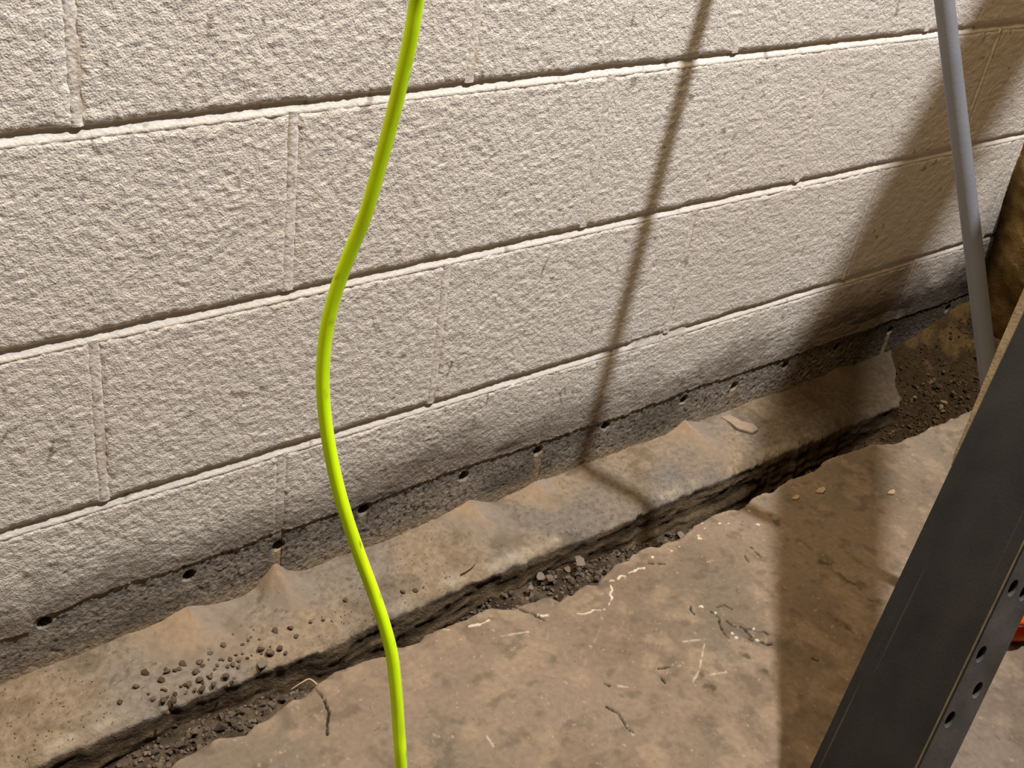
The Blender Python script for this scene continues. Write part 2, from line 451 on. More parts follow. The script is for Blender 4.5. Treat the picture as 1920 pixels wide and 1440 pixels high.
def block_mesh(x0, x1, z0, z1, step, bare=False, fine=True, seed=0):
    nx = max(2, int((x1 - x0) / step) + 1)
    nz = max(2, int((z1 - z0) / step) + 1)
    U, V = np.meshgrid(np.linspace(0, 1, nx), np.linspace(0, 1, nz), indexing='ij')
    X = x0 + (x1 - x0) * U
    Z = z0 + (z1 - z0) * V
    if fine:
        jag = lambda t, s: 0.0016 * fbm(t, t * 0 + seed, 26, 2, s) + 0.0011 * fbm(t, t * 0 + seed, 150, 2, s + 3)
        Z = Z + (1 - V) * (jag(X, 20) - 0.0008) * (0 if z0 < ZF + 0.01 else 1) + V * jag(X, 25)
        X = X + (1 - U) * jag(Z, 30) + U * jag(Z, 35)
    e = np.minimum(np.minimum(U, 1 - U) * (x1 - x0), np.minimum(V, 1 - V) * (z1 - z0))
    if bare:
        e = np.minimum(np.minimum(U, 1 - U) * (x1 - x0), (1 - V) * (z1 - z0))
    y = 0.0013 * (1 - sstep(0, 0.0050, e)) if fine else 0.003 * (1 - sstep(0, 0.004, e))
    y = y - rough_paint(X, Z)
    if bare:
        h = Z - paint_line(X)
        on = sstep(-0.0008, 0.0006, h)
        paint_y = y - 0.0010 * on * np.exp(-np.clip(h, 0, 1) / 0.02)
        porous = 0.0010 - 0.0007 * fbm(X, Z, 1 / 0.006, 3, 44) + 0.0007 * sstep(0.3, 0.6, fbm(X, Z, 1 / 0.0042, 2, 92)) * (e > 0.002)
        y = paint_y * on + (y * 0.3 + porous) * (1 - on)
        for hx, hz in HOLES:
            rr = np.hypot(X - hx, Z - hz) + 0.0006 * fbm(X, Z, 300, 2, 47)
            y = y + 0.034 * sstep(HOLE_R + 0.0006, HOLE_R - 0.0010, rr)
    P = np.stack([X, y, Z], -1)
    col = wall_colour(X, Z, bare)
    V3 = P.reshape(-1, 3)
    F = grid_faces(nx, nz)
    idx = np.arange(nx * nz).reshape(nx, nz)
    ring = np.concatenate([idx[:, 0], idx[-1, 1:], idx[-2::-1, -1], idx[0, -2:0:-1]])
    back = V3[ring].copy()
    back[:, 1] = 0.045
    n0 = len(V3)
    m = len(ring)
    k = np.arange(m)
    S = np.stack([ring, n0 + k, n0 + (k + 1) % m, ring[(k + 1) % m]], -1)
    Vall = np.concatenate([V3, back])
    call = np.concatenate([col.reshape(-1, 3), col.reshape(-1, 3)[ring]])
    return raw_mesh('concrete_block', Vall, np.concatenate([F, S]), call, M_WALL)


def box_mesh(name, lo, hi, mat, colr=None):
    x0, y0, z0 = lo
    x1, y1, z1 = hi
    V = np.array([(x0, y0, z0), (x1, y0, z0), (x1, y1, z0), (x0, y1, z0), (x0, y0, z1), (x1, y0, z1), (x1, y1, z1), (x0, y1, z1)])
    F = np.array([(0, 3, 2, 1), (4, 5, 6, 7), (0, 1, 5, 4), (1, 2, 6, 5), (2, 3, 7, 6), (3, 0, 4, 7)])
    return raw_mesh(name, V, F, None if colr is None else np.tile(colr, (8, 1)), mat, smooth=False)


N_ROWS = 7
XL, XR = -1.02, 1.74
wall = obj('wall_back', box_mesh('wall_back', (XL, 0.044, ZF), (XR, 0.20, ZF + N_ROWS * CH), M_MORTAR, PAINT * 0.8))
tag(wall, 'white painted concrete block wall with a bare strip along its foot', kind='structure')
GAP_B, GAP_H = 0.0125, 0.008
for row in range(N_ROWS):
    z0 = ZF + row * CH + (GAP_B / 2 if row else -0.012)
    z1 = ZF + (row + 1) * CH - GAP_B / 2
    first = -2.5 if row % 2 == 0 else -3.0
    for k in range(9):
        a = max((first + k) * BL + GAP_H / 2, XL)
        b = min((first + k + 1) * BL - GAP_H / 2, XR)
        if b - a < 0.02:
            continue
        seen = row <= 3 and b > -0.16 and a < 1.70
        if row == 0:
            step = 0.0015 if seen else 0.004
        else:
            step = (0.0018 if a < 1.0 else 0.0023) if seen else 0.012
        obj('concrete_block', block_mesh(a, b, z0, z1, step, bare=(row == 0), fine=True, seed=row * 10 + k), wall)

    # head joints, nearly flush, with brown residue on one side
    for k in range(9):
        jx = (first + k) * BL
        if jx < XL + 0.03 or jx > XR - 0.02:
            continue
        lo_z, hi_z = z0 - 0.002, z1 + 0.002
        st = 0.0015 if row <= 3 else 0.01
        nz = int((hi_z - lo_z) / st) + 1
        U, Z = np.meshgrid(np.linspace(-1, 1, 11), np.linspace(lo_z, hi_z, nz), indexing='ij')
        X = jx + U * (GAP_H / 2 + 0.0025)
        Y = 0.0004 + 0.0012 * U ** 4 - 0.0008 * (1 - U * U) * sstep(-0.4, 0.3, fbm(X * 0.3, Z, 25, 2, 110 + k)) - 0.0005 * fbm(X, Z, 200, 2, 113) + 0.0007 * sstep(0.25, 0.7, U) * sstep(-0.1, 0.5, fbm(X * 0, Z, 30, 3, 114 + k))
        cc = wall_colour(X, Z, row == 0)
        if row <= 3:
            br = sstep(0.05, 0.5, U) * sstep(-0.05, 0.45, fbm(X * 0, Z, 28, 3, 114 + k)) * (0.15 if jx > 1.0 else 0.55)
            cc = mix(cc, C(168, 140, 104), br)
        if row == 0:
            h = Z - paint_line(X)
            Y = Y + 0.0014 * sstep(0.0006, -0.0006, h)
            for hx, hz in HOLES:
                rr = np.hypot(X - hx, Z - hz)
                Y = Y + 0.036 * sstep(HOLE_R + 0.0006, HOLE_R - 0.0010, rr)
        obj('head_joint', grid_mesh('head_joint', np.stack([X, Y, Z], -1), cc, M_MORTAR), wall)

    # bed joint above this course: struck back at the top, flush at the bottom
    zj = ZF + (row + 1) * CH
    st = 0.0025 if row <= 3 else 0.02
    nx = int((XR - XL) / st) + 1
    X, U = np.meshgrid(np.linspace(XL, XR, nx), np.linspace(0, 1, 9), indexing='ij')
    Z = zj - GAP_B / 2 - 0.003 + U * (GAP_B + 0.006)
    fill = sstep(0.012, 0.0, np.abs(X - 0.80) - 0.05) * (1 if row == 0 else 0)     # smeared flush here
    Y = (0.0003 + 0.0052 * sstep(0.08, 0.88, U) + 0.0012 * sstep(0.16, 0.0, U)) * (1 - 0.7 * fill) - 0.0006 * fbm(X, Z, 60, 3, 120 + row) - 0.0003 * fbm(X, Z, 300, 2, 124)
    cc = wall_colour(X, Z, False)
    obj('bed_joint', grid_mesh('bed_joint', np.stack([X, Y, Z], -1), cc, M_MORTAR), wall)

# ------------------------------------------------------------------ end wall, rough and unpainted
S, Z = np.meshgrid(np.linspace(0, 1, 150) ** 1.6 * 1.5, np.linspace(-0.22, ZF + N_ROWS * CH, 190), indexing='ij')
xc = 1.690 - 0.165 * np.minimum(np.maximum(Z, -0.1), 0.33)
X = xc + 0.012 * fbm(S, Z, 9, 4, 130) + 0.003 * fbm(S, Z, 60, 3, 134) - 0.010 * sstep(0.0, 0.08, S)
colr = mix(np.broadcast_to(C(142, 120, 82), X.shape + (3,)), C(84, 66, 38), sstep(-0.2, 0.5, fbm(S, Z, 14, 4, 137)))
dark = sstep(0.070, 0.020, S + 0.014 * fbm(S, Z, 30, 3, 139)) * sstep(0.36, 0.20, Z)
colr = mix(colr, C(24, 20, 15), 0.95 * dark)
colr = mix(colr, C(70, 46, 22), 0.7 * sstep(0.08, -0.06, Z + 0.03 * fbm(S, Z, 20, 3, 141)))
we = obj('wall_right', grid_mesh('wall_right', np.stack([X, 0.02 - S, Z], -1), colr, M_EARTH, flip=True))
tag(we, 'rough tan unpainted end wall with black mould in the corner', kind='structure')

# ------------------------------------------------------------------ footing ledge
BX = np.array([p[0] for p in BASE])
BZ = np.array([p[1] for p in BASE])


def ledge_z(x, y):
    b = np.interp(x, BX, np.clip(BZ, -0.074, -0.058))
    d = np.clip(-y, 0, 0.2)
    z = -0.068 + (b + 0.068) * np.exp(-d / 0.03) * 0.7
    z = z + 0.0034 * fbm(x, y, 14, 3, 150) + 0.0017 * fbm(x, y, 70, 3, 153) + 0.0007 * fbm(x, y, 260, 2, 156)
    z = z - 0.004 * sstep(0.075, 0.11, d)
    return z


def ledge_colour(x, y, top):
    c = mix(np.broadcast_to(C(127, 114, 101), x.shape + (3,)), C(137, 118, 97), sstep(-0.3, 0.35, fbm(x, y, 10, 4, 180)))
    c = mix(c, C(112, 103, 95), 0.8 * sstep(0.05, 0.5, fbm(x, y, 7, 3, 184)) * sstep(0.2, 0.7, top))
    c = mix(c, C(92, 77, 58), 0.5 * sstep(0.1, 0.55, fbm(x, y, 26, 4, 187)))
    c = mix(c, C(66, 56, 46), 0.5 * sstep(0.5, 0.66, fbm(x, y, 190, 2, 190)))
    return mix(c, C(164, 148, 128), 0.70 * np.exp(-((top - 0.93) / 0.05) ** 2) * sstep(-0.1, 0.4, fbm(x, y, 30, 3, 193)))


def foot_edge(x):
    return -0.112 + 0.005 * fbm(x, x * 0, 9, 2, 160) + 0.0034 * fbm(x, x * 0, 60, 3, 163)


nx = 1150
t = np.linspace(0, 1, nx)
sec_top = np.linspace(0, 1, 66)
sec_face = np.linspace(0, 1, 46)[1:]
U, Vt = np.meshgrid(t, np.concatenate([sec_top, 1 + sec_face]), indexing='ij')
yy0 = 0.02 + (-0.112 - 0.02) * np.minimum(Vt, 1)
xend = 1.452 + 1.05 * np.minimum(yy0, 0) + 0.006 * fbm(yy0, yy0 * 0, 60, 2, 165)
X = XL + (xend - XL) * U ** 0.9
ed = foot_edge(X)
top = np.minimum(Vt, 1)
fc = np.clip(Vt - 1, 0, 1)
Y = 0.02 + (ed - 0.02) * top
Zt = ledge_z(X, Y)
rnd = np.clip((top - 0.86) / 0.14, 0, 1)
Zt = Zt - 0.0055 * rnd ** 2.2 - 0.0080 * rnd * np.clip(fbm(X, Y, 55, 3, 170), 0, 1)
streak = fbm(X * 0.25, -fc * 0.13, 1 / 0.008, 3, 173)
Y = Y - fc * 0.010 + (fc > 0) * (0.0032 * streak + 0.004 * fbm(X, fc * 0.13, 18, 3, 176)) * sstep(0, 0.12, fc) - 0.006 * sstep(0.30, 0.36, fc) * sstep(0.70, 0.74, X) * sstep(1.0, 0.93, X)
Z = np.where(fc > 0, 0, 0) + Zt * (1 - fc) + (-0.215) * fc
colr = ledge_colour(X, Y, top)
face = mix(np.broadcast_to(C(106, 88, 68), X.shape + (3,)), C(74, 60, 45), sstep(-0.3, 0.4, streak))
face = mix(face, C(104, 88, 70), 0.6 * sstep(0.16, 0.0, fc + 0.08 * fbm(X, Z, 40, 3, 196)))
colr = mix(colr, face, sstep(0.0, 0.05, fc))
colr = mix(colr, C(50, 37, 21), 0.80 * sstep(0.98, 1.22, X + 0.05 * fbm(X, Y, 20, 3, 199)))  # shade at the far end painted into the ledge colour
colr = colr * np.array([0.95, 1.01, 1.04])
P = np.stack([X, Y, Z], -1)
endcol = P[-1].copy()
cap = np.stack([P[-1], np.stack([endcol[:, 0] + 0.004, endcol[:, 1], np.minimum(endcol[:, 2] - 0.05, -0.215)], -1)], 0)
P = np.concatenate([P, cap[1:]], 0)
colr = np.concatenate([colr, colr[-1:] * 0.6], 0)
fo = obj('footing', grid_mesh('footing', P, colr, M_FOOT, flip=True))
tag(fo, 'dusty concrete footing ledge running along the foot of the block wall', kind='structure')

# ------------------------------------------------------------------ trench bed
TX = np.array([-1.0, -0.1, 0.02, 0.12, 0.24, 0.36, 0.46, 0.58, 0.68, 0.78, 0.90, 1.05, 1.20, 1.32, 1.45, 1.60, 1.80])
TZ = np.array([-0.150, -0.128, -0.112, -0.120, -0.152, -0.150, -0.122, -0.116, -0.130, -0.134, -0.156, -0.150, -0.135, -0.118, -0.100, -0.086, -0.08])


def bed_z(x, y):
    return np.interp(x, TX, TZ) + 0.004 * fbm(x, y, 30, 3, 200) + 0.05 * sstep(-0.08, 0.02, y) * sstep(1.36, 1.5, x) + 0.030 * sstep(1.50, 1.66, x)


X, Y = np.meshgrid(np.linspace(XL, XR, 560), np.linspace(-0.34, 0.02, 110), indexing='ij')
Z = bed_z(X, Y) + 0.003 * fbm(X, Y, 90, 3, 204)
colr = mix(np.broadcast_to(C(58, 50, 41), X.shape + (3,)), C(84, 73, 60), sstep(-0.3, 0.5, fbm(X, Y, 30, 4, 207)))
colr = mix(colr, C(42, 31, 17), 0.9 * sstep(1.20, 1.34, X))  # far end darkened, its shade put into the soil colour
colr = mix(colr, C(88, 68, 38), 0.5 * sstep(1.42, 1.52, X) * sstep(0.0, 0.4, fbm(X, Y, 24, 3, 209)))
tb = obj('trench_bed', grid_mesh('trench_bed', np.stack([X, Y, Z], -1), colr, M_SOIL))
tag(tb, 'dark damp soil at the bottom of the narrow drainage trench, shade painted in at the far end', kind='structure')

# ------------------------------------------------------------------ broken slab
EX = np.array([-1.6, -0.9, -0.5, -0.2, -0.08] + [p[0] for p in EDGE] + [1.42, 1.55, 1.72])
EY = np.array([-0.24, -0.25, -0.235, -0.25, -0.236] + [p[1] for p in EDGE] + [-0.25, -0.244, -0.25])
order = np.argsort(EX)
EX, EY = EX[order], EY[order]


def slab_edge(x):
    return np.interp(x, EX, EY) + 0.0011 * fbm(x, x * 0, 90, 3, 220) + 0.0006 * fbm(x, x * 0, 400, 2, 223)


xs = np.concatenate([np.arange(-1.6, -0.15, 0.02), np.arange(-0.15, 0.0, 0.003), np.arange(0.0, 1.02, 0.0013), np.arange(1.02, 1.72, 0.003)])
ss = np.concatenate([np.arange(0, 0.34, 0.0013), np.arange(0.34, 0.60, 0.003), np.linspace(0.60, 2.2, 40)])
X, Sg = np.meshgrid(xs, ss, indexing='ij')
ed = slab_edge(X)
Y = ed - Sg
near = sstep(0.02, 0.0, Sg)
Z = 0.0007 * fbm(X, Y, 16, 3, 230) + 0.00025 * fbm(X, Y, 120, 3, 233) - 0.0050 * np.clip(1 - Sg / 0.007, 0, 1) ** 2 * (0.6 + 0.8 * vnoise(X * 70, Y * 0, 236))
Z = np.minimum(Z, 0.003)
# thin spalled skin next to the edge, a hair lower than the trowelled surface
dfl = dist_lines(X, Y, FLAKES)
dcr = dist_lines(X, Y, CRACKS)
dscr = dist_lines(X, Y, FLAKES[:3] + FLAKES[10:])
wob = 1 + 0.9 * fbm(X, Y, 240, 2, 240)
flk = sstep(0.0017, 0.0006, dfl / np.clip(0.75 + 1.6 * fbm(X, Y, 160, 3, 241), 0.05, 2)) * np.where(dscr < 0.004, 0.45, 1.0)
crk = sstep(0.0016, 0.0006, dcr / np.clip(wob, 0.5, 2))
dbl = np.full(X.shape, 1.0)
for bx_, by_ in BLOBS:
    dbl = np.minimum(dbl, np.hypot(X - bx_, Y - by_))
blob = sstep(0.0026, 0.0010, dbl / np.clip(0.7 + 1.5 * fbm(X, Y, 300, 2, 243), 0.3, 2))
Z = Z + 0.0009 * np.maximum(flk, blob) - 0.0035 * crk
n1 = fbm(X, Y, 6, 4, 250)
n2 = fbm(X, Y, 34, 4, 254)
colr = mix(np.broadcast_to(C(116, 96, 78), X.shape + (3,)), C(129, 109, 91), sstep(-0.4, 0.4, n1))
colr = mix(colr, C(102, 92, 78), 0.5 * sstep(0.0, 0.45, fbm(X, Y, 5.2, 4, 258)))
colr = mix(colr, C(144, 121, 98), 0.65 * sstep(0.0, 0.5, n2))
colr = mix(colr, C(88, 75, 60), 0.50 * sstep(0.1, 0.55, fbm(X, Y, 60, 4, 261)))
colr = mix(colr, C(168, 144, 118), 0.6 * sstep(0.56, 0.70, fbm(X, Y, 170, 3, 264)))
colr = mix(colr, C(80, 66, 52), 0.55 * sstep(0.62, 0.74, fbm(X, Y, 190, 3, 267)))
# old trowel scratches
scr = sstep(0.55, 0.75, fbm((X * 0.8 + Y * 0.6) * 0.12, (-X * 0.6 + Y * 0.8), 420, 2, 270)) * sstep(0.2, 0.5, fbm(X, Y, 12, 2, 272))
colr = mix(colr, C(152, 130, 106), 0.4 * scr)
dsm = dist_lines(X, Y, DARK_BLOTCHES, 0.05)
colr = mix(colr, C(66, 52, 34), 0.75 * sstep(0.016, 0.002, dsm) * sstep(0.0, 0.45, fbm(X, Y, 75, 3, 275)))  # dark blotches broken up by noise along these lines
colr = mix(colr, C(150, 128, 108), 0.55 * sstep(0.010, 0.001, Sg) * sstep(-0.2, 0.4, fbm(X, Y, 60, 2, 278)))
colr = mix(colr, C(222, 200, 172), 0.85 * np.maximum(flk * 0.9, blob))
colr = mix(colr, C(30, 23, 17), 0.92 * crk)
# broken front face
fz = np.linspace(0, 1, 24)[1:]
Xf, Ff = np.meshgrid(xs, fz, indexing='ij')
Yf = slab_edge(Xf) + 0.006 * sstep(0, 0.2, Ff) * (0.5 + fbm(Xf, Ff * 0.1, 40, 3, 280)) - 0.02 * Ff + 0.004 * fbm(Xf, Ff * 0.1, 120, 2, 283)
Zf = Z[:, :1] * (1 - Ff) - 0.11 * Ff
colf = mix(np.broadcast_to(C(116, 100, 84), Xf.shape + (3,)), C(84, 70, 56), sstep(-0.3, 0.4, fbm(Xf, Zf, 50, 3, 286)))
colr = colr * np.array([0.89, 0.97, 1.02])
P = np.concatenate([np.stack([Xf, Yf, Zf], -1)[:, ::-1], np.stack([X, Y, Z], -1)], 1)
colr = np.concatenate([colf[:, ::-1], colr], 1)
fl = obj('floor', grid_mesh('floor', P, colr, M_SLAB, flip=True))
tag(fl, 'worn brown concrete floor slab with a ragged broken edge and hairline cracks', kind='structure')

# ------------------------------------------------------------------ drill dust heaps under the weep holes
PILES = [(0.0865, 0.0125, 0.060, 0.075, 0.006, 'broad drill dust heap under the second weep hole from the left'),
         (0.2010, 0.0250, 0.034, 0.050, 0.010, 'sharp peaked drill dust heap left of the green cord, below a joint hole'),
         (0.4930, 0.0130, 0.040, 0.075, 0.012, 'low ridge of drill dust against the bare strip right of the green cord'),
         (0.6090, 0.0060, 0.040, 0.050, 0.0, 'flat tan drill dust heap under the wide open mortar joint'),
         (0.9080, 0.0170, 0.036, 0.085, 0.016, 'tan drill dust heap with a long tongue, beside the flat pale chip'),
         (1.2900, 0.0100, 0.045, 0.060, 0.010, 'dim drill dust heap on the shaded part of the ledge')]
for hx, hh, rx, ry, lean, lab in PILES:
    na, nr = 48, 22
    A, Rr = np.meshgrid(np.linspace(-0.15, math.pi + 0.15, na), np.linspace(0, 1, nr), indexing='ij')
    wob = 1.25 + 0.12 * np.sin(2 * A + hx * 40) + 0.05 * np.sin(5 * A + hx * 90)
    lx = np.cos(A) * Rr * rx * wob + lean * Rr * np.sin(A)
    ly = -np.sin(A) * Rr * np.minimum(ry * wob, 0.096)
    prof = np.clip(1 - Rr, 0, 1) ** 1.5
    ridge = 1 + 0.22 * np.exp(-((A - 1.75) / 0.25) ** 2) * Rr
    zz = ledge_z(hx + lx, ly) + hh * prof * ridge - 0.0010 * sstep(0.88, 1.0, Rr) + 0.0006 * fbm(lx + hx, ly, 90, 2, 290)
    Yw = np.minimum(ly, 0.004)
    base_z = float(ledge_z(np.array(hx), np.array(0.0)))
    Pm = np.stack([lx, Yw, zz - base_z], -1)
    pc = mix(np.broadcast_to(C(148, 124, 100), A.shape + (3,)), C(132, 119, 108), sstep(1.9, 1.1, A + 0.25 * fbm(lx, ly, 40, 2, 293)) * 0.8)
    pc = mix(pc, ledge_colour(hx + lx, ly, -ly / 0.112), sstep(0.15, 0.95, Rr + 0.25 * fbm(lx + hx, ly, 45, 3, 295)))
    pc = pc * np.array([0.95, 1.01, 1.04])
    if hx > 1.1:
        pc = mix(pc, C(50, 37, 21), 0.80 + 0 * Rr)  # heap takes the same painted shade as the far ledge
    o = obj('dust_pile', grid_mesh('dust_pile', Pm, pc, M_DUST, flip=True), None, (hx, 0, base_z))
    tag(o, lab, 'dust pile', 'drill dust heaps on the ledge')


# ------------------------------------------------------------------ stones
def hull_stone(seed, n=15, flat=0.7):
    rs = np.random.RandomState(seed)
    bm = bmesh.new()
    for k in range(n):
        v = rs.normal(size=3)
        v /= np.linalg.norm(v)
        v *= 0.5 * (0.8 + 0.25 * rs.rand())
        bm.verts.new((v[0], v[1] * 0.8, v[2] * flat))
    res = bmesh.ops.convex_hull(bm, input=bm.verts)
    junk = [e for e in res['geom_interior'] if isinstance(e, bmesh.types.BMVert)]
    bmesh.ops.delete(bm, geom=junk, context='VERTS')
    bmesh.ops.recalc_face_normals(bm, faces=bm.faces)
    me = bpy.data.meshes.new('stone')
    bm.to_mesh(me)
    bm.free()
    return me


def hull_arrays(me):
    V = np.array([v.co[:] for v in me.vertices])
    F = np.array([p.vertices[:] for p in me.polygons if len(p.vertices) == 3])
    return V, F


SHAPES = [hull_stone(400 + k, 15, 0.55 + 0.06 * k) for k in range(7)]
for s_ in SHAPES:
    s_.materials.append(M_STONE)
M_DARK = material('shaded_gravel', rough=0.9, spec=0.15, bumps=[(600, 0.0008)], tint=0.15, tint_scale=300,
                  rand=[C(54, 42, 27), C(86, 69, 46), C(66, 53, 36), C(128, 106, 72)])  # gravel copy with the shade of the far end put into its colours
DSHAPES = []
for s_ in SHAPES:
    d_ = s_.copy()
    d_.materials.clear()
    d_.materials.append(M_DARK)
    DSHAPES.append(d_)
PSHAPES = [hull_stone(440 + k, 22, 0.5 + 0.04 * k) for k in range(6)]
for s_ in PSHAPES:
    s_.materials.append(M_PEBBLE)
rng = random.Random(5)


def put_stone(name, me, x, y, z, size, mat=None, sq=(1, 1, 1), rot=None, sink=0.25):
    if mat is not None:
        me = me.copy()
        me.materials.clear()
        me.materials.append(mat)
    o = bpy.data.objects.new(name, me)
    COL.objects.link(o)
    o.scale = (size * sq[0], size * sq[1], size * sq[2])
    o.rotation_euler = rot or (rng.uniform(-0.35, 0.35), rng.uniform(-0.35, 0.35), rng.uniform(0, 6.28))
    o.location = (x, y, z + size * sq[2] * (0.32 - sink * 0.5))
    return o


# stones lying on the ledge
for k, (px, py, sz) in enumerate(PEBBLES):
    o = put_stone('stone_chip', PSHAPES[k % 6], px, py, float(ledge_z(np.array(px), np.array(py))), sz * 1.55, sink=0.2)
    if px > 0.28:
        tag(o, 'brown stone chip on the ledge just right of the green cord', 'stone', 'stone chips on the ledge right of the cord')
    elif px > 0.155:
        tag(o, 'brown stone chip on the ledge between the dense scatter and the green cord', 'stone', 'stone chips on the ledge left of the cord')
    else:
        tag(o, 'small brown stone chip in the scatter on the ledge at lower left', 'stone', 'stone chips scattered on the ledge')
for k in range(34):
    px, py = rng.uniform(0.0, 0.165), 0
    py = -0.062 - 0.045 * rng.random() ** 0.8 - 0.10 * max(0, px - 0.13)
    o = put_stone('stone_chip', PSHAPES[k % 6], px, max(py, -0.106), float(ledge_z(np.array(px), np.array(py))), rng.uniform(0.0035, 0.007), sink=0.25)
    tag(o, 'small brown stone chip in the scatter on the ledge at lower left', 'stone', 'stone chips scattered on the ledge')
o = put_stone('stone_chip', PSHAPES[2], 0.1285, -0.1065, float(ledge_z(np.array(0.1285), np.array(-0.1065))), 0.018, M_PALE, (1, 0.9, 0.5), (0.1, 0.1, 0.8))
tag(o, 'largest pale flat chip in the stone scatter, near the rim of the ledge', 'stone')

ROCK_LABELS = ['whitish rock standing out on the dark gravel in the middle of the trench', 'flat pale stone left of the whitish rock in the trench',
               'upright pale stone leaning by the slab edge in the trench', None, 'dark stone just below the whitish rock',
               'rounded grey stone at the left end of the trench gravel', 'largest grey stone at the left end of the trench gravel', 'small greenish stone on the trench gravel at left']
ROCK_MATS = [M_PALE, M_PALE, M_PALE, None, None, None, None, M_GREEN]
for k, (px, py, sz) in enumerate(ROCKS):
    z = float(bed_z(np.array(px), np.array(py)))
    mt = ROCK_MATS[k] if k < len(ROCK_MATS) else None
    lab = ROCK_LABELS[k] if k < len(ROCK_LABELS) else None
    sq = (1, 0.75, 0.62)
    lift = 0.006
    if k == 15:
        mt, lab, sq = M_PALE, 'grey flat stone half hidden behind the slab edge', (1.2, 0.9, 0.4)
    if k == 17:
        mt, lab = M_TANROCK, 'round tan stone in the dark rubble near the grey pole'
    if k < 3:
        sz, lift = sz * (1.45 if k == 0 else 1.2), (0.016 if k == 0 else 0.010)
    o = put_stone('stone', (DSHAPES if px > 1.22 else SHAPES)[k % 7], px, py, z + lift, sz * 1.15, mt, sq, sink=0.1)
    if lab:
        tag(o, lab, 'stone')
    elif px > 1.2:
        tag(o, 'larger stone in the dark rubble at the far end of the trench', 'stone', 'larger rubble at the far end of the trench')
    else:
        tag(o, 'mid sized stone on the gravel of the trench', 'stone', 'mid sized stones on the trench gravel')

# loose gravel, one by one where it shows
cnt = 0
tries = 0
while cnt < 285 and tries < 4000:
    tries += 1
    zone = rng.random()
    if zone < 0.36:
        px, py = rng.uniform(0.40, 0.78), rng.uniform(-0.205, -0.118)
    elif zone < 0.62:
        px, py = rng.uniform(-0.06, 0.17), rng.uniform(-0.200, -0.118)
    elif zone < 0.92:
        px, py = rng.uniform(1.28, 1.62), rng.uniform(-0.21, -0.06)
        if px < 1.46 and py > -0.112 and px < 1.46 + 1.05 * py + 0.01:
            continue
    else:
        px, py = rng.uniform(0.80, 1.28), rng.uniform(-0.19, -0.125)
    sz = rng.uniform(0.008, 0.0155)
    o = put_stone('gravel_stone', (DSHAPES if px > 1.22 else SHAPES)[rng.randrange(7)], px, py, float(bed_z(np.array(px), np.array(py))) + rng.uniform(0, 0.004), sz, sink=0.3)
    if px > 1.25:
        tag(o, 'small dark gravel stone at the far shaded end of the trench', 'stone', 'gravel at the far end of the trench')
    elif px > 0.3:
        tag(o, 'small grey brown gravel stone in the middle stretch of the trench', 'stone', 'gravel in the middle of the trench')
    else:
        tag(o, 'small grey brown gravel stone at the left end of the trench', 'stone', 'gravel at the left end of the trench')
    cnt += 1

# fine grit between them
rs = np.random.RandomState(9)
SV = [hull_arrays(s_) for s_ in SHAPES]
allV, allF, allC, off = [], [], [], 0
for k in range(5200):
    px = rs.uniform(-0.12, 1.66)
    py = rs.uniform(-0.24, -0.10)
    if px > 1.36 and rs.rand() < 0.5:
        py = rs.uniform(-0.2, -0.02)
    V_, F_ = SV[k % 7]
    a = rs.uniform(0, 6.28)
    s_ = rs.uniform(0.0035, 0.0085)
    ca, sa = math.cos(a), math.sin(a)
    W_ = np.stack([V_[:, 0] * ca - V_[:, 1] * sa, V_[:, 0] * sa + V_[:, 1] * ca, V_[:, 2]], -1) * s_
    allC.append(np.tile((C(58, 45, 29) if px > 1.2 else C(96, 86, 75)) * rs.uniform(0.6, 1.5), (len(V_), 1)))  # far grit coloured darker to carry the shade there
    W_ = W_ + np.array([px, py, float(bed_z(np.array(px), np.array(py))) + s_ * 0.2])
    allV.append(W_)
    allF.append(F_ + off)
    off += len(V_)
M_GRIT = material('grit', rough=0.95, spec=0.1, tint=0.2, tint_scale=180)
gr = obj('fine_gravel', raw_mesh('fine_gravel', np.concatenate(allV), np.concatenate(allF), np.concatenate(allC), M_GRIT, smooth=False))
tag(gr, 'fine grit covering the trench bottom between the stones', 'gravel', kind='stuff')

# crumbs of concrete on the ledge
allV, allF, off = [], [], 0
for k in range(1000):
    px = rs.uniform(-0.15, 1.3)
    py = -0.104 * rs.rand() ** 0.7 - 0.004
    if any(abs(px - p_[0]) < p_[2] * 1.7 + 0.02 and -py < p_[3] * 1.5 for p_ in PILES):
        continue
    V_, F_ = SV[k % 7]
    a = rs.uniform(0, 6.28)
    s_ = rs.uniform(0.0010, 0.0026) * (1.2 if px < 0.3 else 0.9)
    ca, sa = math.cos(a), math.sin(a)
    W_ = np.stack([V_[:, 0] * ca - V_[:, 1] * sa, V_[:, 0] * sa + V_[:, 1] * ca, V_[:, 2]], -1) * s_
    allV.append(W_ + np.array([px, py, float(ledge_z(np.array(px), np.array(py))) + s_ * 0.15]))
    allF.append(F_ + off)
    off += len(V_)
M_CRUMB = material('crumb', base=C(100, 84, 68), rough=0.95, spec=0.1, tint=0.5, tint_scale=90)
gr = obj('fine_crumbs', raw_mesh('fine_crumbs', np.concatenate(allV), np.concatenate(allF), None, M_CRUMB, smooth=False))
tag(gr, 'tiny crumbs and grit sprinkled over the footing ledge', 'grit', kind='stuff')


